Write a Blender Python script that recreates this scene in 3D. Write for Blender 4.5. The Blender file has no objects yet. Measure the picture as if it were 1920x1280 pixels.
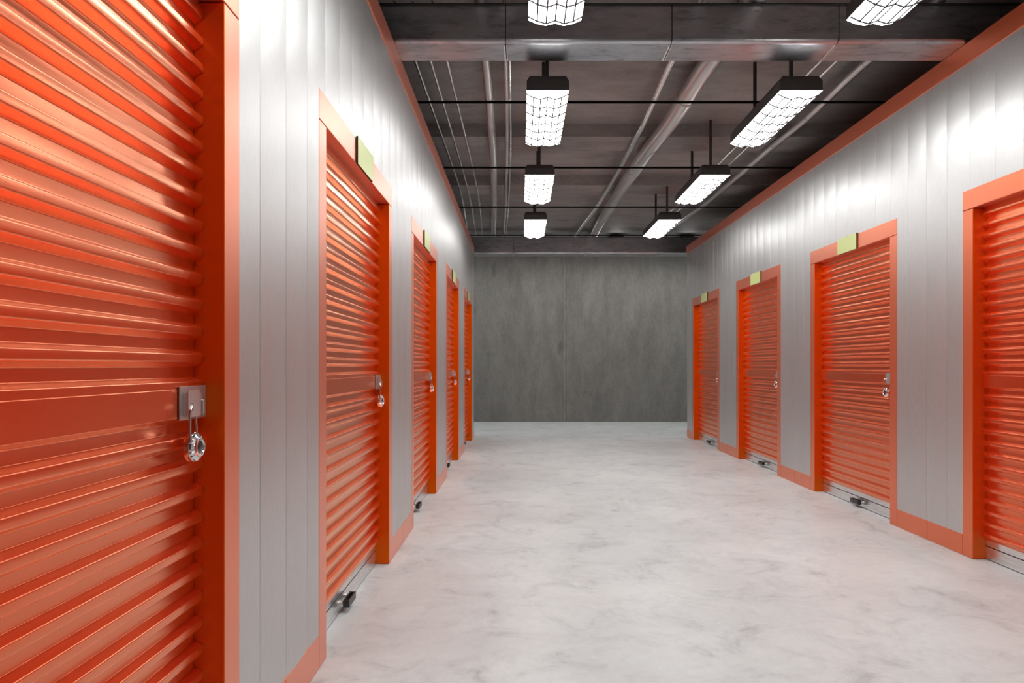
import bpy, bmesh, math, random
from mathutils import Vector, Matrix
random.seed(4)
PI = math.pi
scene = bpy.context.scene
COL = scene.collection

# ------------------------------------------------------------------ dimensions (metres)
CH = 1.15                    # camera height
XL, XR = -0.767, 2.687       # planes of the door trim on both sides of the corridor
YN, YE, YB = -2.6, 11.08, 14.09   # rear wall, ends of the unit rows, concrete end wall
Z_CROWN0, Z_CROWN1 = 2.970, 3.094
FW = 0.733                   # half width of a door frame
Z_HEAD0, Z_HEAD1 = 2.09, 2.208
LEFT_DOORS = [1.126, 3.324, 5.510, 7.696, 9.882]
RIGHT_DOORS = [3.425, 5.617, 7.809, 10.001]
LAMP_Y = [4.879 + 1.926 * k for k in (-2, -1, 0, 1, 2)]
LAMP_X = (0.170, 1.789)
LAMP_Z = 2.9095
CEIL, RIB_Z, CEIL_BACK = 3.473, 3.352, 3.55

# ------------------------------------------------------------------ materials
def new_mat(name):
    m = bpy.data.materials.new(name); m.use_nodes = True
    nt = m.node_tree
    return m, nt, nt.nodes['Principled BSDF']

def simple(name, col, rough=0.5, metal=0.0, coat=0.0, coat_rough=0.1, spec=0.5):
    m, nt, b = new_mat(name)
    b.inputs['Base Color'].default_value = (*col, 1)
    b.inputs['Roughness'].default_value = rough
    b.inputs['Metallic'].default_value = metal
    b.inputs['Coat Weight'].default_value = coat
    b.inputs['Coat Roughness'].default_value = coat_rough
    b.inputs['Specular IOR Level'].default_value = spec
    return m

def noise(nt, scale, detail=4, rough=0.6, vec=None, dist=0.0):
    n = nt.nodes.new('ShaderNodeTexNoise')
    n.inputs['Scale'].default_value = scale; n.inputs['Detail'].default_value = detail
    n.inputs['Roughness'].default_value = rough; n.inputs['Distortion'].default_value = dist
    if vec is not None: nt.links.new(vec, n.inputs['Vector'])
    return n.outputs['Fac']

def coords(nt, scale=(1, 1, 1)):
    t = nt.nodes.new('ShaderNodeTexCoord'); mp = nt.nodes.new('ShaderNodeMapping')
    mp.inputs['Scale'].default_value = scale
    nt.links.new(t.outputs['Object'], mp.inputs['Vector'])
    return mp.outputs['Vector']

def ramp(nt, fac, stops):
    r = nt.nodes.new('ShaderNodeValToRGB'); e = r.color_ramp.elements
    e[0].position, e[0].color = stops[0][0], (*stops[0][1], 1)
    e[1].position, e[1].color = stops[-1][0], (*stops[-1][1], 1)
    for p, c in stops[1:-1]:
        x = e.new(p); x.color = (*c, 1)
    nt.links.new(fac, r.inputs['Fac'])
    return r.outputs['Color']

def mixc(nt, a, b, fac, mode='MIX'):
    n = nt.nodes.new('ShaderNodeMix'); n.data_type = 'RGBA'; n.blend_type = mode
    if isinstance(fac, float): n.inputs[0].default_value = fac
    else: nt.links.new(fac, n.inputs[0])
    nt.links.new(a, n.inputs[6]); nt.links.new(b, n.inputs[7])
    return n.outputs[2]

def maprange(nt, v, a, b, c, d):
    n = nt.nodes.new('ShaderNodeMapRange')
    for i, x in enumerate((a, b, c, d)): n.inputs[1 + i].default_value = x
    nt.links.new(v, n.inputs[0])
    return n.outputs[0]

def bump(nt, b, h, strength, dist=0.01):
    n = nt.nodes.new('ShaderNodeBump'); n.inputs['Strength'].default_value = strength
    n.inputs['Distance'].default_value = dist
    nt.links.new(h, n.inputs['Height']); nt.links.new(n.outputs['Normal'], b.inputs['Normal'])

def gray(v): return (v, v, v)

def concrete(name, dark, light, scale=1.0, stretch=(1, 1, 1), rough=0.75, joint=None, bumps=0.25):
    m, nt, b = new_mat(name)
    v = coords(nt, stretch)
    big = noise(nt, 0.9 * scale, 6, 0.65, v, 0.4)
    mid = noise(nt, 5.0 * scale, 8, 0.7, v, 0.2)
    fine = noise(nt, 60 * scale, 3, 0.6, v)
    c1 = ramp(nt, big, [(0.3, dark), (0.7, light)])
    c2 = ramp(nt, mid, [(0.32, tuple(x * 0.72 for x in dark)), (0.55, tuple((x + y) / 2 for x, y in zip(dark, light))), (0.75, light)])
    c = mixc(nt, c1, c2, 0.5)
    f = ramp(nt, fine, [(0.3, gray(0.86)), (0.7, gray(1.08))])
    c = mixc(nt, c, f, 1.0, 'MULTIPLY')
    spots = noise(nt, 3.2 * scale, 2, 0.5, v)
    sp = ramp(nt, spots, [(0.24, gray(0.62)), (0.31, gray(1.0))])
    c = mixc(nt, c, sp, 1.0, 'MULTIPLY')
    if joint is not None:
        s = nt.nodes.new('ShaderNodeSeparateXYZ'); t = nt.nodes.new('ShaderNodeTexCoord')
        nt.links.new(t.outputs['Object'], s.inputs[0])
        wob = noise(nt, 4.0, 6, 0.7, coords(nt, (0.2, 1, 1)))
        a = nt.nodes.new('ShaderNodeMath'); a.operation = 'MULTIPLY_ADD'
        nt.links.new(wob, a.inputs[0]); a.inputs[1].default_value = 0.09
        nt.links.new(s.outputs['X'], a.inputs[2])
        d = nt.nodes.new('ShaderNodeMath'); d.operation = 'SUBTRACT'
        nt.links.new(a.outputs[0], d.inputs[0]); d.inputs[1].default_value = joint
        ab = nt.nodes.new('ShaderNodeMath'); ab.operation = 'ABSOLUTE'
        nt.links.new(d.outputs[0], ab.inputs[0])
        j = ramp(nt, ab.outputs[0], [(0.0, gray(1.25)), (0.012, gray(1.2)), (0.022, gray(0.8)), (0.05, gray(1.0))])
        c = mixc(nt, c, j, 1.0, 'MULTIPLY')
    nt.links.new(c, b.inputs['Base Color'])
    b.inputs['Roughness'].default_value = rough
    bump(nt, b, mid, bumps, 0.01)
    return m

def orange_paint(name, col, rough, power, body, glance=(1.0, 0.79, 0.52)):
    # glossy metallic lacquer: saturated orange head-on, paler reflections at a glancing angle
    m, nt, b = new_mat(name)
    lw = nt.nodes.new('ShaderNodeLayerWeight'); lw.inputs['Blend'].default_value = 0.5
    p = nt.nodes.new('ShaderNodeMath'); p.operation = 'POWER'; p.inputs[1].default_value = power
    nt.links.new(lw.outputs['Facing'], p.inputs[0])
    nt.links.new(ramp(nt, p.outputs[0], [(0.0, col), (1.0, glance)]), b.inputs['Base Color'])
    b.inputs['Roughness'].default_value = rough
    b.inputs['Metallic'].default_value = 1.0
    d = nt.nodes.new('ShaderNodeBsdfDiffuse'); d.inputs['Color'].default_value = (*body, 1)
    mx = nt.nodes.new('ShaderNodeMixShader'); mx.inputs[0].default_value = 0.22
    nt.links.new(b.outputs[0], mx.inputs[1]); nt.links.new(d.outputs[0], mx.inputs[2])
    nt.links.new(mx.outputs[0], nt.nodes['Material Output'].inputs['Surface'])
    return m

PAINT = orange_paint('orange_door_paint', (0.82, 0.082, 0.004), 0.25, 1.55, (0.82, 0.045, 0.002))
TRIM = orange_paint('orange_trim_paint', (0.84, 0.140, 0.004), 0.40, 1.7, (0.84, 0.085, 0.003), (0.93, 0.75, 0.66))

def sheet_metal():
    m, nt, b = new_mat('brushed_sheet_metal')
    v = coords(nt, (1, 1, 0.12))
    n = noise(nt, 160, 3, 0.7, v)
    n2 = noise(nt, 3.0, 3, 0.5, coords(nt, (1, 1, 0.25)))
    c = mixc(nt, ramp(nt, n, [(0.3, (0.62, 0.63, 0.63)), (0.7, (0.69, 0.70, 0.70))]), ramp(nt, n2, [(0.3, gray(0.95)), (0.7, gray(1.0))]), 1.0, 'MULTIPLY')
    nt.links.new(c, b.inputs['Base Color'])
    b.inputs['Metallic'].default_value = 0.87
    nt.links.new(maprange(nt, n, 0.3, 0.7, 0.43, 0.48), b.inputs['Roughness'])
    b.inputs['Anisotropic'].default_value = 0.42      # vertical grain spreads the highlights sideways
    g = nt.nodes.new('ShaderNodeCombineXYZ'); g.inputs[1].default_value = 1.0
    nt.links.new(g.outputs[0], b.inputs['Tangent'])
    return m
SHEET = sheet_metal()

def floor_mat():
    m, nt, b = new_mat('polished_concrete_floor')
    v = coords(nt)
    cloud = noise(nt, 0.8, 8, 0.62, v, 0.3)
    vein = noise(nt, 3.4, 10, 0.72, v, 0.9)
    fine = noise(nt, 22, 6, 0.7, v)
    c = ramp(nt, cloud, [(0.3, (0.53, 0.565, 0.57)), (0.68, (0.70, 0.745, 0.75))])
    vv = ramp(nt, vein, [(0.30, gray(0.66)), (0.41, gray(0.90)), (0.5, gray(1.0)), (0.72, gray(1.05))])
    ff = ramp(nt, fine, [(0.3, gray(0.94)), (0.7, gray(1.04))])
    c = mixc(nt, c, vv, 1.0, 'MULTIPLY'); c = mixc(nt, c, ff, 1.0, 'MULTIPLY')
    nt.links.new(c, b.inputs['Base Color'])
    nt.links.new(maprange(nt, vein, 0.3, 0.7, 0.44, 0.33), b.inputs['Roughness'])
    b.inputs['Specular IOR Level'].default_value = 0.5
    return m
FLOOR = floor_mat()
BACKWALL = concrete('bare_concrete_wall', (0.165, 0.16, 0.148), (0.275, 0.268, 0.25), 1.0, (1, 1, 0.35), 0.8, joint=0.887 + 0.045)
CEILING = concrete('stained_concrete_ceiling', (0.20, 0.190, 0.184), (0.36, 0.347, 0.337), 1.2, (0.45, 1, 1), 0.7)
UNLIT = concrete('dark_concrete', (0.10, 0.10, 0.10), (0.15, 0.15, 0.15))

def duct_metal():
    m, nt, b = new_mat('weathered_duct_metal')
    v = coords(nt, (0.5, 1.6, 2.2))
    a = noise(nt, 2.2, 8, 0.7, v, 0.6); s = noise(nt, 9, 6, 0.75, v, 0.3)
    c = mixc(nt, ramp(nt, a, [(0.3, (0.35, 0.36, 0.39)), (0.7, (0.60, 0.605, 0.63))]), ramp(nt, s, [(0.33, gray(0.55)), (0.48, gray(0.95)), (0.75, gray(1.1))]), 1.0, 'MULTIPLY')
    nt.links.new(c, b.inputs['Base Color'])
    b.inputs['Metallic'].default_value = 1.0
    nt.links.new(maprange(nt, s, 0.3, 0.7, 0.40, 0.26), b.inputs['Roughness'])
    bump(nt, b, s, 0.04, 0.01)
    return m
DUCT = duct_metal()

def galvanised():
    m, nt, b = new_mat('galvanised_metal')
    n = noise(nt, 26, 3, 0.6, coords(nt, (1, 0.06, 1)))
    nt.links.new(ramp(nt, n, [(0.3, gray(0.70)), (0.7, gray(0.80))]), b.inputs['Base Color'])
    b.inputs['Metallic'].default_value = 0.9
    nt.links.new(maprange(nt, n, 0.3, 0.7, 0.32, 0.22), b.inputs['Roughness'])
    return m
GALV = galvanised()
PIPE = simple('grey_pipe_metal', (0.62, 0.615, 0.61), 0.38, 0.96)
CONDUIT = simple('bright_conduit_metal', (0.95, 0.95, 0.94), 0.22, 0.97)
STEEL = simple('latch_steel', (0.72, 0.71, 0.71), 0.33, 0.85)
CHROME = simple('polished_chrome', (0.80, 0.80, 0.80), 0.09, 1.0)
DARK_DIAL = simple('dark_dial', (0.10, 0.10, 0.11), 0.18, 0.8)
BLACK = simple('black_plastic', (0.018, 0.018, 0.018), 0.36)
ROD = simple('black_rod', (0.004, 0.004, 0.004), 0.9, spec=0.1)
WIRE = simple('black_wire', (0.006, 0.006, 0.006), 0.6)
HOUSING = simple('dark_lamp_housing', (0.030, 0.026, 0.024), 0.5)
STEM = simple('dark_stem', (0.035, 0.032, 0.032), 0.4)
REFLECTOR = simple('white_reflector', (0.8, 0.8, 0.8), 0.4)
SIGN = simple('yellow_green_sign', (0.66, 0.77, 0.32), 0.36)
SIGN_BACK_AND_GAP = simple('dark_sign_back_and_gap_shade', (0.02, 0.012, 0.006), 0.6)
SEAM = simple('dark_seam', (0.02, 0.02, 0.02), 0.7)

def lamp_light():
    m, nt, b = new_mat('lit_lamp_diffuser')
    b.inputs['Base Color'].default_value = (0.9, 0.9, 0.9, 1)
    b.inputs['Emission Color'].default_value = (1.0, 0.985, 0.965, 1)
    b.inputs['Emission Strength'].default_value = 24.0
    return m
GLOW = lamp_light()

# ------------------------------------------------------------------ mesh helpers
def box(bm, x0, x1, y0, y1, z0, z1, bev=0.0, seg=2):
    t = bmesh.new()
    bmesh.ops.create_cube(t, size=1)
    for v in t.verts:
        v.co = Vector(((x0 + x1) / 2 + v.co.x * (x1 - x0), (y0 + y1) / 2 + v.co.y * (y1 - y0), (z0 + z1) / 2 + v.co.z * (z1 - z0)))
    if bev > 0:
        bmesh.ops.bevel(t, geom=t.edges[:], offset=bev, segments=seg, affect='EDGES', profile=0.5)
    merge(bm, t)

def merge(bm, t):
    me = bpy.data.meshes.new('tmp'); t.to_mesh(me); t.free()
    bm.from_mesh(me); bpy.data.meshes.remove(me)

def tube(bm, pts, r, n=12, closed=False, caps=True):
    pts = [Vector(p) for p in pts]
    rings = []
    up = None
    for i, p in enumerate(pts):
        if closed: d = pts[(i + 1) % len(pts)] - pts[i - 1]
        elif i == 0: d = pts[1] - p
        elif i == len(pts) - 1: d = p - pts[i - 1]
        else: d = (pts[i + 1] - p).normalized() + (p - pts[i - 1]).normalized()
        d.normalize()
        if up is None:
            up = Vector((0, 0, 1)) if abs(d.z) < 0.9 else Vector((0, 1, 0))
        a = d.cross(up).normalized(); u = a.cross(d).normalized(); up = u
        rings.append([bm.verts.new(p + (a * math.cos(2 * PI * k / n) + u * math.sin(2 * PI * k / n)) * r) for k in range(n)])
    m = len(rings)
    for i in range(m if closed else m - 1):
        A, B = rings[i], rings[(i + 1) % m]
        for k in range(n):
            bm.faces.new((A[k], A[(k + 1) % n], B[(k + 1) % n], B[k]))
    if not closed and caps:
        bm.faces.new(rings[0][::-1]); bm.faces.new(rings[-1])

def lathe_x(bm, prof, n=48, c=(0, 0, 0), rfun=None):
    """profile of (x, radius) turned about the x axis through c"""
    rings = []
    for x, r in prof:
        if r < 1e-6:
            rings.append([bm.verts.new((c[0] + x, c[1], c[2]))])
        else:
            rings.append([bm.verts.new((c[0] + x, c[1] + (r * (rfun(k, x) if rfun else 1)) * math.cos(2 * PI * k / n), c[2] + (r * (rfun(k, x) if rfun else 1)) * math.sin(2 * PI * k / n))) for k in range(n)])
    for A, B in zip(rings, rings[1:]):
        for k in range(n):
            k2 = (k + 1) % n
            if len(A) == 1 and len(B) == 1: continue
            if len(A) == 1: bm.faces.new((A[0], B[k2], B[k]))
            elif len(B) == 1: bm.faces.new((A[k], A[k2], B[0]))
            else: bm.faces.new((A[k], A[k2], B[k2], B[k]))

def fillet(pts, r, n=3):
    out = [Vector(pts[0])]
    for a, b, c in zip(pts, pts[1:], pts[2:]):
        a, b, c = Vector(a), Vector(b), Vector(c)
        d1, d2 = (a - b), (c - b)
        l1, l2 = d1.length, d2.length
        d1.normalize(); d2.normalize()
        ang = d1.angle(d2)
        if ang > math.radians(160):
            out.append(b); continue
        t = min(r, 0.42 * l1, 0.42 * l2)
        p, q = b + d1 * t, b + d2 * t
        for k in range(n + 1):
            s = k / n
            out.append((1 - s) ** 2 * p + 2 * s * (1 - s) * b + s * s * q)
    out.append(Vector(pts[-1]))
    return out

def obj(name, bm, mat, parent=None, smooth=35, loc=None, weighted=True):
    bmesh.ops.recalc_face_normals(bm, faces=bm.faces[:])
    me = bpy.data.meshes.new(name); bm.to_mesh(me); bm.free()
    me.materials.append(mat)
    if smooth:
        me.polygons.foreach_set('use_smooth', [True] * len(me.polygons))
        me.set_sharp_from_angle(angle=math.radians(max(smooth, 40) if weighted else smooth))
    o = bpy.data.objects.new(name, me); COL.objects.link(o)
    if parent is not None: o.parent = parent
    if loc is not None: o.location = loc
    if smooth and weighted:
        w = o.modifiers.new('weighted', 'WEIGHTED_NORMAL'); w.keep_sharp = True; w.weight = 80
    return o

def tag(o, label, cat, group=None):
    o['label'] = label; o['category'] = cat; o['kind'] = 'thing'
    if group: o['group'] = group
    return o

def thing(name, label, cat, loc=(0, 0, 0), rz=0, group=None):
    o = bpy.data.objects.new(name, None); COL.objects.link(o)
    o.empty_display_size = 0.1
    o.location = loc; o.rotation_euler = (0, 0, rz)
    return tag(o, label, cat, group)

def dup(root, loc, rz, label):
    r = root.copy(); COL.objects.link(r); r.location = loc; r.rotation_euler = (0, 0, rz)
    r['label'] = label
    for ch in list(root.children):
        c = ch.copy(); COL.objects.link(c); c.parent = r
        for g in list(ch.children):
            d = g.copy(); COL.objects.link(d); d.parent = c
    return r

def struct(name, bm, mat, smooth=35, weighted=True):
    o = obj(name, bm, mat, None, smooth, None, weighted); o['kind'] = 'structure'
    return o

def B(*a, **k):
    bm = bmesh.new(); box(bm, *a, **k); return bm

# ------------------------------------------------------------------ the setting
XW0, XW1 = -4.6, 6.6
struct('floor', B(XW0, XW1, YN - .2, YB + .2, -0.2, 0), FLOOR)
struct('wall_back', B(XW0, XW1, YB, YB + .2, 0, CEIL_BACK), BACKWALL)
struct('wall_front', B(XW0, XW1, YN - .2, YN, 0, CEIL), UNLIT)
struct('wall_outer_left', B(XW0 - .2, XW0, YN - .2, YB + .2, 0, CEIL_BACK), UNLIT)
struct('wall_outer_right', B(XW1, XW1 + .2, YN - .2, YB + .2, 0, CEIL_BACK), UNLIT)
bm = bmesh.new()
R1, R2 = (6.555, 6.995), (8.315, 8.754)
for y0, y1, z in ((YN - .2, R1[0], CEIL), (R1[0], R1[1], RIB_Z), (R1[1], R2[0], CEIL), (R2[0], R2[1], RIB_Z), (R2[1], YB + .2, CEIL_BACK)):
    box(bm, XW0, XW1, y0, y1, z, 3.75)
struct('ceiling', bm, CEILING)

# metal walls of the unit rows: vertical panels, cut out round the doors
def panel_offsets(y0, y1, seam, pitch):
    ys = {y0: None, y1: None}
    k0 = math.floor((y0 - seam) / pitch) - 1; k1 = math.ceil((y1 - seam) / pitch) + 1
    for k in range(k0, k1 + 1):
        s = seam + k * pitch
        for d in (0, 0.0018, 0.0042):
            ys[s + d] = None
        for j in range(1, 9):
            ys[s + 0.0042 + (pitch - 0.0050) * j / 8] = None
    def off(y):
        t = (y - seam) % pitch
        if t < 0.0018: return -0.0078
        u = (max(t, 0.0042) - 0.0042) / (pitch - 0.0042)
        e = -0.0004 - 0.0042 * (2 * u - 1) ** 2
        if t < 0.0042: return -0.0078 + (t - 0.0018) / 0.0024 * (e + 0.0078)
        return e
    return sorted(y for y in ys if y0 <= y <= y1), off

def unit_wall(name, X, sgn, doors, seam, pitch):
    """X trim plane, sgn +1 when the corridor lies towards +x"""
    bm = bmesh.new()
    ys, off = panel_offsets(YN, YE, seam, pitch)
    cuts = []
    for d in doors: cuts += [d - FW, d + FW]
    ys = sorted(set(ys) | {c for c in cuts})
    def inside(y):
        return any(d - FW < y < d + FW for d in doors)
    prev = {}
    for a, b in zip(ys, ys[1:]):
        if b - a < 1e-6: continue
        z0 = Z_HEAD1 if inside((a + b) / 2) else 0.0
        xa, xb = X + sgn * (-0.0010 + off(a + 1e-7)), X + sgn * (-0.0010 + off(b - 1e-7))
        v = [bm.verts.new(p) for p in ((xa, a, z0), (xb, b, z0), (xb, b, Z_CROWN1 - .01), (xa, a, Z_CROWN1 - .01))]
        bm.faces.new(v)
    bmesh.ops.remove_doubles(bm, verts=bm.verts[:], dist=1e-5)
    # end wall of the row
    xo = XW0 if sgn > 0 else XW1
    xs, off2 = panel_offsets(0, abs(X - xo) - .004, 0.05, pitch)
    for a, b in zip(xs, xs[1:]):
        pa, pb = X - sgn * (a + .0045), X - sgn * (b + .0045)
        v = [bm.verts.new(p) for p in ((pa, YE + off2(a), 0), (pb, YE + off2(b), 0), (pb, YE + off2(b), Z_CROWN1 - .01), (pa, YE + off2(a), Z_CROWN1 - .01))]
        bm.faces.new(v)
    bmesh.ops.remove_doubles(bm, verts=bm.verts[:], dist=1e-4)
    return struct(name, bm, SHEET, 20, False)

unit_wall('wall_left', XL, 1, LEFT_DOORS, 2.017, 0.2221)
unit_wall('wall_right', XR, -1, RIGHT_DOORS, 3.659, 0.2188)
# flat roofs of the unit rows
struct('ceiling_units_left', B(XW0, XL - .012, YN, YE - .02, 3.04, 3.075), UNLIT)
struct('ceiling_units_right', B(XR + .012, XW1, YN, YE - .02, 3.04, 3.075), UNLIT)
# orange strip along the top of each row
bm = bmesh.new(); box(bm, XL - .012, XL + .004, YN, YE + .004, Z_CROWN0, Z_CROWN1, .002); box(bm, XW0, XL - .013, YE - .008, YE + .010, Z_CROWN0, Z_CROWN1, .002)
struct('trim_1', bm, TRIM)
bm = bmesh.new(); box(bm, XR - .004, XR + .012, YN, YE + .004, Z_CROWN0, Z_CROWN1, .002); box(bm, XR + .013, XW1, YE - .008, YE + .010, Z_CROWN0, Z_CROWN1, .002)
struct('trim_2', bm, TRIM)
# baseboards: one board per stretch, two stretches between neighbouring doors
def boards(name, X, sgn, doors):
    edges = [YN] + [e for d in doors for e in (d - FW, d + FW)] + [YE]
    for i in range(0, len(edges), 2):
        a, b = edges[i], edges[i + 1]
        n = max(1, round((b - a) / 0.36))
        n = 2 if 0.5 < b - a < 1.0 else n
        for k in range(n):
            y0, y1 = a + (b - a) * k / n, a + (b - a) * (k + 1) / n
            x0, x1 = sorted((X - sgn * .0085, X))
            struct(name, B(x0, x1, y0 + .0012, y1 - .0012, 0.002, 0.127, .0015), TRIM)
boards('baseboard_left', XL, 1, LEFT_DOORS)
boards('baseboard_right', XR, -1, RIGHT_DOORS)

# ------------------------------------------------------------------ roller shutter (local x out of the wall, y along it, origin on the trim plane)
CREST, TROUGH = -0.055, -0.079
def curtain_bm():
    P = 0.068
    pts = [(-0.079, 2.135)]
    for k in range(16, -13, -1):
        z0 = 0.976 + P * k
        if k == 1: continue
        zc = z0 - 0.020 - (P if k == 2 else 0)
        pts.append((CREST, z0))
        pts.append((CREST + 0.0004, (z0 + zc) / 2))
        pts.append((CREST, zc))
        pts.append((TROUGH, zc - 0.0115))
        if k > -12:
            pts.append((TROUGH - 0.0004, zc - 0.0255))
            pts.append((TROUGH, zc - 0.0395))
    pts.append((TROUGH, 0.1195))
    prof = fillet(pts, 0.0026, 3)
    bm = bmesh.new()
    rows = []
    for p in prof:
        rows.append((bm.verts.new((p.x, -0.637, p.y)), bm.verts.new((p.x, 0.637, p.y))))
    for a, b in zip(rows, rows[1:]):
        bm.faces.new((a[0], b[0], b[1], a[1]))
    # flat back sheet closing the curtain
    b0 = [bm.verts.new((-0.086, y, z)) for y, z in ((-.637, 0.1195), (.637, 0.1195), (.637, 2.135), (-.637, 2.135))]
    bm.faces.new(b0)
    return bm

def slider_bm():
    """plate .0025 thick with a round hole and one rounded corner, standing off the latch plate on a bent flange"""
    bm = bmesh.new()
    y0, y1, z0, z1, r = 0.516, 0.581, 1.026, 1.091, 0.014
    outer = [(y0, z0), (y1 - .004, z0), (y1, z0 + .004), (y1, z1 - r)]
    for k in range(1, 7):
        a = PI / 2 * k / 6
        outer.append((y1 - r + r * math.cos(a), z1 - r + r * math.sin(a)))
    outer += [(y0 + .003, z1), (y0, z1 - .003)]
    # resample hole with the same count, matched by direction
    hc = (0.536, 1.0505); hr = 0.0105
    n = 40
    per = []
    L = [math.dist(outer[i], outer[(i + 1) % len(outer)]) for i in range(len(outer))]
    T = sum(L)
    for k in range(n):
        s = T * k / n; i = 0
        while s > L[i]: s -= L[i]; i += 1
        a, b = outer[i], outer[(i + 1) % len(outer)]
        per.append((a[0] + (b[0] - a[0]) * s / L[i], a[1] + (b[1] - a[1]) * s / L[i]))
    hole = []
    for p in per:
        ang = math.atan2(p[1] - hc[1], p[0] - hc[0])
        hole.append((hc[0] + hr * math.cos(ang), hc[1] + hr * math.sin(ang)))
    X0, X1 = -0.0362, -0.0337
    vo = [[bm.verts.new((x, *p)) for p in per] for x in (X0, X1)]
    vh = [[bm.verts.new((x, *p)) for p in hole] for x in (X0, X1)]
    for k in range(n):
        k2 = (k + 1) % n
        bm.faces.new((vo[1][k], vo[1][k2], vh[1][k2], vh[1][k]))
        bm.faces.new((vo[0][k2], vo[0][k], vh[0][k], vh[0][k2]))
        bm.faces.new((vo[0][k], vo[0][k2], vo[1][k2], vo[1][k]))
        bm.faces.new((vh[0][k2], vh[0][k], vh[1][k], vh[1][k2]))
    box(bm, -0.0468, -0.0362, y0 + .0005, y0 + .0035, z0 + .002, z1 - .004, .0008)
    return bm

def make_shutter(label, loc, rz):
    t = thing('roller_shutter', label, 'door', loc, rz, 'orange roller shutter doors of the storage units')
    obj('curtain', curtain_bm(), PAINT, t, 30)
    for s in (-1, 1):
        y0, y1 = sorted((s * 0.638, s * FW))
        bm = B(-0.10, 0.0, y0, y1, 0.0015, Z_HEAD0 - .0015, .0028, seg=3)
        obj('jamb', bm, TRIM, t)
    bm = B(-0.10, 0.0, -FW, FW, Z_HEAD0 + .0015, Z_HEAD1, .0028, seg=3)
    obj('header', bm, TRIM, t)
    # flat slat that carries the latch
    bm = bmesh.new(); box(bm, -0.0558, -0.0520, -0.605, 0.499, 1.0235, 1.0945, .0018, 3)
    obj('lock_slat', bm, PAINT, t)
    # bottom bar of bright metal
    bm = bmesh.new(); box(bm, -0.098, -0.0785, -.637, .637, 0.005, 0.0775, .0022)
    bar = obj('bottom_bar', bm, GALV, t)
    bm = bmesh.new(); box(bm, -0.095, -0.0800, -.637, .637, 0.0815, 0.1195, .0015)
    obj('bottom_rail', bm, GALV, t)
    # latch: plate, bolt
    bm = bmesh.new(); box(bm, -0.0520, -0.0475, 0.505, 0.6365, 1.019, 1.101, .0012)
    latch = obj('latch', bm, STEEL, t)
    obj('latch_gap_shade', B(-0.0555, -0.0522, 0.5065, 0.6365, 1.0205, 1.0995), SIGN_BACK_AND_GAP, latch)  # near-black box added as the shaded gap behind the latch plate
    latch['label'] = 'bright steel latch plate at lock height'
    obj('slide_bolt', slider_bm(), STEEL, latch, 30)
    bm = bmesh.new(); box(bm, -0.0470, -0.0330, 0.592, 0.602, 1.030, 1.066, .0025, 3)
    obj('bolt_knob', bm, STEEL, latch)
    # black pull handle low on the bottom bar: an open-topped block on two posts
    bm = bmesh.new()
    x0, x1, z0, z1, L = -0.062, -0.032, 0.029, 0.063, 0.065
    box(bm, x0, x0 + .008, -L, L, z0, z1, .0012)
    box(bm, x1 - .006, x1, -L, L, z0, z1, .0012)
    box(bm, x0 + .0082, x1 - .0062, -L, L, z0, z0 + .010, .0008)
    for s in (-1, 1):
        a, b = sorted((s * L, s * (L - .012)))
        box(bm, x0 + .0082, x1 - .0062, a, b, z0 + .0102, z1 - .001, .0008)
    hy = -0.09
    h = obj('pull_handle', bm, BLACK, t, 35, (0, hy, 0))
    h['label'] = 'black pull handle'
    bm = bmesh.new()
    tube(bm, [(-0.0785, -.052, .046), (-0.0622, -.052, .046)], .0075, 14); tube(bm, [(-0.0785, -.052, .046), (-0.0755, -.052, .046)], .014, 16)
    obj('mounting_post', bm, GALV, h)
    bm = bmesh.new()
    tube(bm, [(-0.0785, .052, .046), (-0.0622, .052, .046)], .0075, 14); tube(bm, [(-0.0785, .052, .046), (-0.0755, .052, .046)], .014, 16)
    obj('mounting_post', bm, GALV, h)
    return t

def make_sign(label, loc, rz):
    t = thing('door_sign', label, 'sign', loc, rz, 'blank yellow signs over the roller doors')
    obj('backing', B(0.0006, 0.0098, -.16, .16, 2.0885, 2.2165, .0004), SIGN_BACK_AND_GAP, t)
    obj('sign_face', B(0.0099, 0.0116, -.1605, .1605, 2.088, 2.217, .0004), SIGN, t)
    return t

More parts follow.
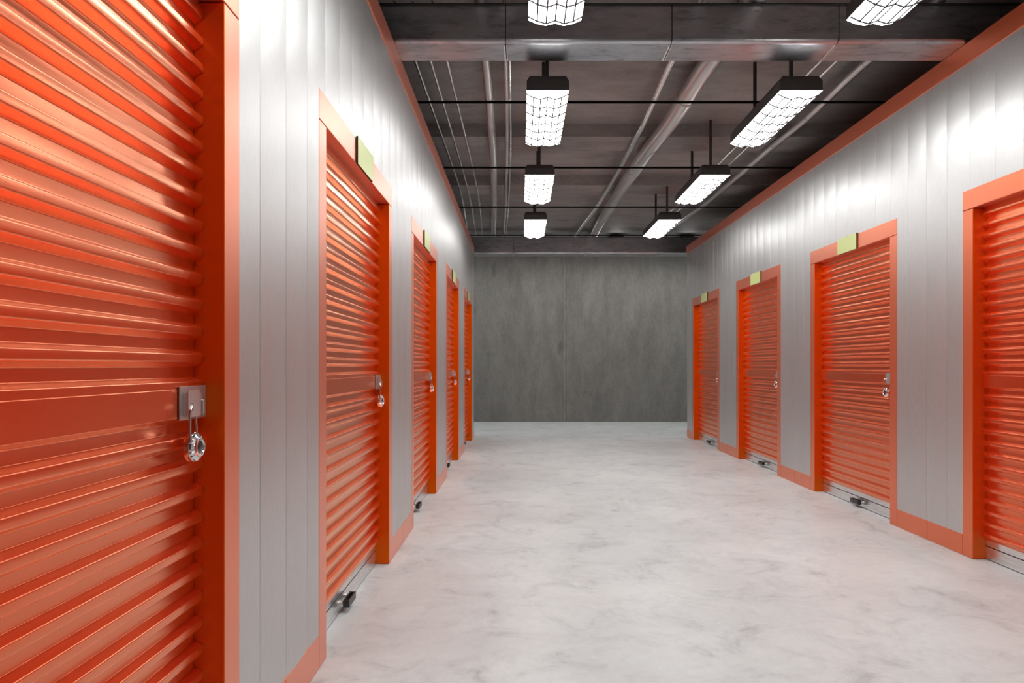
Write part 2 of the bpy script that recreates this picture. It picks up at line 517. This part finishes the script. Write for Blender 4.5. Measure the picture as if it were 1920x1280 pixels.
PC = Vector((-0.030, 0.537, 0.953))    # centre of the padlock on the door
def make_padlock(label, loc, rz):
    t = thing('padlock', label, 'padlock', loc, rz, 'round steel padlocks on the roller doors')
    c = PC
    bm = bmesh.new()
    lathe_x(bm, [(-0.0135, 0), (-0.0135, .027), (-0.0128, .0305), (-0.0105, .0345), (-0.0085, .0358), (0.0035, .0358), (0.0042, .0350), (0.0042, .028)], 56, c)
    # two sockets of the shackle
    for x, y in ((-0.0262, .507), (-0.0385, .568)):
        tube(bm, [(x, y, c.z + .014), (x, y, c.z + .0270)], .0060, 14)
    obj('lock_body', bm, CHROME, t, 32)
    bm = bmesh.new()
    n = 120
    def notch(k, x): return 0.945 if k % 6 == 0 and x < 0.0125 else 1.0
    lathe_x(bm, [(0.0040, .020), (0.0040, .0340), (0.0052, .0350), (0.0085, .0332), (0.0120, .0268), (0.0128, .0255), (0.0128, .020)], n, c, notch)
    obj('notched_bezel', bm, CHROME, t, 14, None, False)
    bm = bmesh.new()
    lathe_x(bm, [(0.0129, .0238), (0.0165, .0232), (0.0172, .0222), (0.0172, .0185), (0.0150, .0172), (0.0150, .0145)], 48, c)
    obj('dial_ring', bm, CHROME, t, 30)
    bm = bmesh.new()
    lathe_x(bm, [(0.0130, .0165), (0.0148, .0160), (0.0155, .013), (0.0160, .006), (0.0161, 0)], 40, c)
    dl = obj('dial', bm, DARK_DIAL, t, 40)
    dl['label'] = 'dark centre of the dial'
    # shackle: up in front of the bolt, through its hole, down behind it
    pts = [(-0.0262, .507, .972), (-0.0262, .507, 1.000), (-0.0260, .507, 1.025), (-0.0258, .5076, 1.038), (-0.0258, .5115, 1.0475), (-0.0275, .5195, 1.0530), (-0.0308, .5290, 1.0535),
           (-0.0350, .5362, 1.0515), (-0.0395, .5440, 1.0505), (-0.0418, .5530, 1.0485), (-0.0420, .5630, 1.0425), (-0.0420, .5675, 1.033), (-0.0415, .568, 1.020), (-0.0400, .568, .998), (-0.0385, .568, .972)]
    q = [Vector(p) for p in pts]
    sm = []
    for i in range(len(q) - 1):
        p0, p1, p2, p3 = q[max(i - 1, 0)], q[i], q[i + 1], q[min(i + 2, len(q) - 1)]
        for k in range(4):
            s = k / 4
            sm.append(0.5 * ((2 * p1) + (-p0 + p2) * s + (2 * p0 - 5 * p1 + 4 * p2 - p3) * s * s + (-p0 + 3 * p1 - 3 * p2 + p3) * s ** 3))
    sm.append(q[-1])
    bm = bmesh.new(); tube(bm, sm, .0036, 14)
    obj('shackle', bm, CHROME, t, 60)
    return t

ORD = ['first', 'second', 'third', 'fourth', 'fifth']
L_LABELS = ['orange roller door cut off by the picture edge, large padlock in close view',
            'tall orange roller door beside the close-up one, in the row of five doors',
            'orange roller door in the middle of the row of five doors',
            'orange roller door second from the concrete end wall, in the row of five',
            'orange roller door next to the concrete end wall, in the row of five']
R_LABELS = ['orange roller door cut off by the picture edge, its latch and sign out of view',
            'orange roller door third from the concrete end wall, in the row of four',
            'orange roller door second from the concrete end wall, in the row of four',
            'orange roller door next to the concrete end wall, in the row of four']
first = None
for i, y in enumerate(LEFT_DOORS):
    first = make_shutter(L_LABELS[0], (XL, y, 0), 0) if i == 0 else first
    if i: dup(first, (XL, y, 0), 0, L_LABELS[i])
for i, y in enumerate(RIGHT_DOORS):
    r = dup(first, (XR, y, 0), PI, R_LABELS[i])
    for c in r.children:
        if c.name.startswith('pull_handle'): c.location.y = 0.035
bpy.context.view_layer.update()

where_l = ['cut off by the picture edge, with the close-up padlock', 'beside the close-up one in the row of five', 'in the middle of the row of five', 'second from the end wall in the row of five', 'next to the end wall in the row of five']
where_r = ['cut off by the picture edge', 'third from the end wall in the row of four', 'second from the end wall in the row of four', 'next to the end wall in the row of four']
sg = pl = None
for X, rz, ys, wh in ((XL, 0, LEFT_DOORS, where_l), (XR, PI, RIGHT_DOORS, where_r)):
    for i, y in enumerate(ys):
        if i > 0:
            lab = 'yellow-green blank sign on the door ' + wh[i]
            if sg is None: sg = make_sign(lab, (X, y, 0), rz)
            else: dup(sg, (X, y, 0), rz, lab)
        if not (X == XR and i == 0):
            lab = 'large round chrome padlock with a dial, hanging in close view' if (X == XL and i == 0) else 'round chrome padlock on the door ' + wh[i]
            if pl is None: pl = make_padlock(lab, (X, y, 0), rz)
            else: dup(pl, (X, y, 0), rz, lab)

# ------------------------------------------------------------------ lamps
LW, LL = 0.2706, 1.045
def make_lamp(label, loc):
    t = thing('ceiling_light', label, 'light', loc, 0, 'hanging ceiling lights')
    hw, hl = LW / 2, LL / 2
    bm = bmesh.new()
    levels = [(0.0006, 0, 0), (0.062, 0, 0), (0.098, 0.019, 0.016)]
    rings = [[bm.verts.new((sx * (hw - ix), sy * (hl - iy), z)) for sx, sy in ((-1, -1), (1, -1), (1, 1), (-1, 1))] for z, ix, iy in levels]
    for A, Bq in zip(rings, rings[1:]):
        for k in range(4): bm.faces.new((A[k], A[(k + 1) % 4], Bq[(k + 1) % 4], Bq[k]))
    bm.faces.new(rings[-1]); bm.faces.new(rings[0][::-1])
    bmesh.ops.bevel(bm, geom=bm.edges[:], offset=.002, segments=2, affect='EDGES')
    obj('housing', bm, HOUSING, t)
    bm = bmesh.new()        # shallow folded lens, a little below the housing
    lens = [(0.004, -.0008), (1 / 6, -.0190), (1 / 3, -.0285), (1 / 2, -.0165), (2 / 3, -.0285), (5 / 6, -.0190), (.996, -.0008)]
    A = [bm.verts.new((-hw + u * LW, -hl + .001, z)) for u, z in lens]; Bv = [bm.verts.new((-hw + u * LW, hl - .001, z)) for u, z in lens]
    for k in range(6): bm.faces.new((A[k], A[k + 1], Bv[k + 1], Bv[k]))
    bm.faces.new(A); bm.faces.new(Bv[::-1]); bm.faces.new((A[0], Bv[0], Bv[-1], A[-1]))
    d = obj('diffuser', bm, GLOW, t, 0)
    d['label'] = 'glowing white folded lens'
    bm = bmesh.new()
    prof = [(0, -.001), (1 / 6, -.024), (1 / 3, -.036), (1 / 2, -.021), (2 / 3, -.036), (5 / 6, -.024), (1, -.001)]
    rw = 0.0048
    for k in range(7):
        y = -hl + .047 + k * .1585
        tube(bm, [(-hw + u * LW, y, z - rw) for u, z in prof], rw, 8)
    for u, z in prof[1:-1]:
        tube(bm, [(-hw + u * LW, -hl + .047, z - rw), (-hw + u * LW, hl - .047, z - rw)], rw * .85, 8)
    g = obj('wire_guard', bm, WIRE, t, 50)
    g['label'] = 'black folded wire guard'
    return t

def ceiling_stems(t):
    for s in (-1, 1):
        bm = bmesh.new(); tube(bm, [(0, s * .35, .098), (0, s * .35, CEIL_BACK - AISLE_Z)], .0135, 14)
        obj('stem', bm, STEM, t, 40)

AISLE_Z = 3.415
def stems(t, y):
    for s in (-1, 1):
        yy = y + s * 0.35
        top = CEIL
        if R1[0] < yy < R1[1] or R2[0] < yy < R2[1]: top = RIB_Z
        if yy > R2[1]: top = CEIL_BACK
        bm = bmesh.new()
        tube(bm, [(0, s * .35, .098), (0, s * .35, top - LAMP_Z)], .0135, 14)
        tube(bm, [(0, s * .35, .098), (0, s * .35, .106)], .024, 16)
        obj('stem', bm, STEM, t, 40)

lamp0 = None
names_y = {0: 'overhead by the camera', 1: 'cut off by the top edge', 2: 'just behind the front metal duct', 3: 'second from the end wall', 4: 'hung last before the end wall'}
for x, row in ((LAMP_X[0], 'row by the five doors'), (LAMP_X[1], 'row by the four doors')):
    for i, y in enumerate(LAMP_Y):
        lab = 'hanging light, %s, %s' % (names_y[i], row)
        loc = (x, y, LAMP_Z)
        if lamp0 is None:
            lamp0 = t = make_lamp(lab, loc); first_lamp_y = y
        else:
            t = bpy.data.objects.new('ceiling_light', None); COL.objects.link(t)
            t.location = loc; tag(t, lab, 'light', 'hanging ceiling lights')
            for ch in [c for c in lamp0.children if not c.name.startswith('stem')]:
                c = ch.copy(); COL.objects.link(c); c.parent = t
        stems(t, y)

# the cross aisle has the same lights, close under its higher ceiling behind the far duct
for i, x in enumerate((-2.6, -1.5, 0.3, 1.72, 3.0, 4.3)):
    t = bpy.data.objects.new('ceiling_light', None); COL.objects.link(t)
    t.location = (x, 12.85, AISLE_Z); tag(t, 'hanging light close under the cross aisle ceiling, hidden behind the far duct', 'light', 'cross aisle lights')
    for ch in [c for c in lamp0.children if not c.name.startswith('stem')]:
        c = ch.copy(); COL.objects.link(c); c.parent = t
    ceiling_stems(t)

# ------------------------------------------------------------------ sheet metal ducts
def duct(label, y0, y1, z0, z1, seams, sc):
    t = thing('air_duct', label, 'duct', (0, (y0 + y1) / 2, z0), 0)
    ym = (y0 + y1) / 2; h = z1 - z0; d = (y1 - y0) / 2
    edges = [XW0 + .02] + seams + [XW1 - .02]
    for a, b in zip(edges, edges[1:]):
        bm = bmesh.new()
        # section body with a chamfered lower front edge
        sec = [(-d, 0.030 * sc), (-d + .012 * sc, 0.010 * sc), (-d + .026 * sc, 0.0), (d, 0.0), (d, h), (-d, h)]
        A = [bm.verts.new((a + .002, *p)) for p in sec]; Bv = [bm.verts.new((b - .002, *p)) for p in sec]
        for k in range(len(sec)):
            k2 = (k + 1) % len(sec)
            bm.faces.new((A[k], A[k2], Bv[k2], Bv[k]))
        bm.faces.new(A); bm.faces.new(Bv[::-1])
        obj('duct_section', bm, DUCT, t, 20)
    for s in seams:
        bm = bmesh.new(); box(bm, s - .0028, s + .0028, -d - .0005, d - .001, .012, h - .001)
        obj('joint_gap', bm, SEAM, t)
        bm = bmesh.new(); box(bm, s - .013 * sc, s - .003, -d + .03, d - .005, -.004 * sc, -.0003, .001); 
        box(bm, s + .003, s + .008 * sc, -d + .03, d - .005, -.004 * sc, -.0003, .001)
        obj('joint_clip', bm, CONDUIT, t)
    for s in seams[::2]:
        bm = bmesh.new(); box(bm, s + .17, s + .186, -.002, .002, h + .0005, (CEIL if y0 < 8 else CEIL_BACK) - z0)
        obj('hanger_strap', bm, STEM, t)
    bm = bmesh.new(); box(bm, XW0 + .02, XW1 - .02, -d - .012, -d + .03, h + .0005, h + .008, .001)
    obj('top_flange', bm, BLACK, t)
    return t
YD1, YD2 = (4.107, 4.352), (11.873, 12.15)
px = lambda x, y: (x - 977.5) * y / 1280
duct('big grey metal duct crossing overhead in front of the ceiling pipes', YD1[0], YD1[1], 3.0955, 3.3185, [px(948, 4.107) - 2.0, px(948, 4.107) - 1.0, px(948, 4.107), px(1260, 4.107), px(1573, 4.107), px(1866, 4.107) + .03], 1.0)
duct('grey metal duct crossing in front of the concrete end wall', YD2[0], YD2[1], 3.0955, 3.383, [px(963, 11.873) - 2.5, px(963, 11.873) - 1.25, px(963, 11.873), px(1098, 11.873), px(1233.4, 11.873), px(1368, 11.873)], 1.25)

# ------------------------------------------------------------------ black rods across the corridor
ROD_LAB = ['black steel rod across the corridor, lowest of the three over the light next to the duct',
           'black steel rod crossing the corridor between the other two',
           'black steel rod crossing the corridor just before the last lights']
ROD_LAB = ['thin black rod crossing the corridor just behind the front metal duct',
           'thin black rod crossing the corridor, second behind the front metal duct',
           'thin black rod crossing the corridor, third behind the front metal duct',
           'thin black rod crossing the corridor before the duct at the end wall']
for lab, y in zip(ROD_LAB, (5.18, 6.889, 8.60, 10.45)):
    bm = bmesh.new(); tube(bm, [(XW0 + .001, y, 3.151), (XW1 - .001, y, 3.151)], .0095, 12)
    o = obj('hanging_rod', bm, ROD, None, 50); tag(o, lab, 'rod', 'black rods across the corridor')

# ------------------------------------------------------------------ pipes under the ceiling
def interp(tab, x):
    if x >= tab[0][0]: return tab[0][1]
    for (a, p), (b, q) in zip(tab, tab[1:]):
        if x >= b:
            s = (a - x) / (a - b); s2 = s
            return p + (q - p) * s2
    return tab[-1][1]

def smooth_profile(keys, y):
    if y <= keys[0][0]: return keys[0][1]
    for (a, p), (b, q) in zip(keys, keys[1:]):
        if y <= b:
            s = (y - a) / (b - a); s = s * s * (3 - 2 * s)
            return p + (q - p) * s
    return keys[-1][1]

def pipe(name, label, group, tab, r, mat, y0, y1, z_near, z_mid, z_far, couplings=(5.55, 7.45, 9.3), cr=1.16):
    keys = [(4.9, z_near), (6.2, z_mid), (8.8, z_mid), (11.7, z_far)]
    pts = []
    n = 90
    raw = []
    for k in range(n + 1):
        y = y0 + (y1 - y0) * k / n
        z = smooth_profile(keys, y)
        dy = (z - CH) * 1280 / max(y, 0.5)
        raw.append((y, z, interp(tab, dy) * (z - CH)))
    # light smoothing of the bends
    for k in range(n + 1):
        w = [raw[min(max(k + j, 0), n)][2] for j in range(-5, 6)]
        pts.append((sum(w) / 11 if 5 <= k <= n - 5 else raw[k][2], raw[k][0], raw[k][1]))
    bm = bmesh.new(); tube(bm, pts, r, 20)
    base = pts[0]
    t = thing(name, label, 'pipe', (0, 0, 0), 0, group)
    obj('tube', bm, mat, t, 60)
    for yc in couplings:
        if not (y0 < yc < y1): continue
        k = min(range(n), key=lambda i: abs(pts[i][1] - yc))
        a, b = Vector(pts[k]), Vector(pts[k + 1]); d = (b - a).normalized()
        L = max(.02, r * .6)
        bm = bmesh.new(); tube(bm, [a - d * L, a + d * L], r * cr, 20)
        obj('coupling', bm, mat, t, 40)
    return t

P1 = [(690, -.347), (572, -.348), (446, -.3466), (367, -.343), (327, -.344), (298, -.358), (270, -.38), (246, -.405), (220, -.43)]
P2 = [(690, -.297), (572, -.297), (446, -.298), (367, -.298), (298, -.307), (246, -.3455), (220, -.37)]
P3 = [(690, -.2439), (572, -.2439), (446, -.2435), (367, -.2435), (298, -.255), (246, -.295), (220, -.32)]
P4 = [(690, -.1157), (572, -.1157), (497, -.1204), (446, -.123), (386, -.1337), (298, -.169), (246, -.21), (220, -.23)]
P5 = [(690, -.0500), (572, -.0509), (497, -.053), (386, -.069), (298, -.098), (246, -.135), (220, -.155)]
P6 = [(690, -.0365), (572, -.0365), (497, -.040), (386, -.050), (298, -.080), (246, -.117), (220, -.137)]
PA = [(690, .494), (572, .494), (406, .504), (371, .50), (339, .495), (298, .4715), (266, .445), (248, .42), (220, .39)]
PB = [(690, .64), (572, .6285), (497, .6115), (406, .589), (371, .575), (339, .566), (298, .5527), (248, .5520), (220, .552)]
PCt = [(690, .983), (572, .983), (383, .9776), (293, .9645), (250, .95), (220, .935)]
PDt = [(690, 1.034), (572, 1.033), (378, 1.034), (293, 1.008), (250, .99), (220, .975)]
PEt = [(690, 1.144), (572, 1.144), (391, 1.143), (297, 1.13), (274, 1.10), (250, 1.08), (220, 1.06)]
yb = YB - .002
zt = 3.3398
g3 = 'three thin conduits by the row of five doors'
pipe('conduit_pipe', 'thin metal conduit beside the orange strip of the five doors, outermost of three', g3, P1, .0105, CONDUIT, -2.5, yb, zt, zt, 3.48, cr=1.3)
pipe('conduit_pipe', 'thin metal conduit in the middle of three by the five doors', g3, P2, .0105, CONDUIT, -2.5, yb, zt, zt, 3.48, cr=1.3)
pipe('conduit_pipe', 'thin metal conduit of three by the five doors, closest to the thick pipes', g3, P3, .0105, CONDUIT, -2.5, yb, zt, zt, 3.48, cr=1.3)
pipe('ceiling_pipe', 'medium grey pipe between the three thin conduits and the paired pipes', None, P4, .036, PIPE, -2.5, yb, 3.40, 3.310, 3.46)
pipe('ceiling_pipe', 'slim dull pipe of the touching pair, on the thick pipe side', None, P5, .0155, PIPE, -2.5, yb, 3.36, 3.330, 3.46)
pipe('conduit_pipe', 'slim bright conduit of the touching pair, on the lamp side', None, P6, .0100, CONDUIT, -2.5, yb, 3.370, 3.334, 3.46)
pipe('conduit_pipe', 'bright metal pipe running alongside the thickest pipe', None, PA, .025, CONDUIT, -2.5, yb, 3.39, 3.320, 3.46)
pipe('ceiling_pipe', 'thickest grey pipe crossing the ceiling between the two rows of lights', None, PB, .070, PIPE, -2.5, yb, 3.397, 3.276, 3.47, cr=1.06)
g2 = 'two thin conduits above the lights by the four doors'
pipe('conduit_pipe', 'thin conduit above the lights by the four doors, on the corridor middle side', g2, PCt, .0105, CONDUIT, -2.5, yb, 3.345, 3.337, 3.48, cr=1.25)
pipe('conduit_pipe', 'thin conduit above the lights by the four doors, on the door side', g2, PDt, .0105, CONDUIT, -2.5, yb, 3.345, 3.337, 3.48, cr=1.25)
pipe('ceiling_pipe', 'grey jointed pipe by the orange strip of the four doors', None, PEt, .030, PIPE, -2.5, yb, 3.39, 3.316, 3.46, (5.0, 5.9, 6.8, 7.7, 9.3), cr=1.1)

# ------------------------------------------------------------------ camera and view
cam = bpy.data.cameras.new('camera'); co = bpy.data.objects.new('camera', cam); COL.objects.link(co)
co.location = (0, 0, CH); co.rotation_euler = (PI / 2, 0, 0)
cam.sensor_width = 36; cam.sensor_fit = 'HORIZONTAL'; cam.lens = 24
cam.shift_x = -17.5 / 1920; cam.shift_y = 46 / 1920
cam.clip_start = 0.02
scene.camera = co
w = bpy.data.worlds.new('world'); scene.world = w; w.use_nodes = True
w.node_tree.nodes['Background'].inputs[0].default_value = (0, 0, 0, 1)
scene.cycles.max_bounces = 10; scene.cycles.diffuse_bounces = 6; scene.cycles.glossy_bounces = 6
scene.cycles.use_denoising = True
scene.cycles.sample_clamp_indirect = 8; scene.cycles.sample_clamp_direct = 0
vs = scene.view_settings
vs.view_transform = 'Standard'; vs.look = 'None'; vs.gamma = 1.0; vs.use_curve_mapping = False
vs.exposure = 0.0
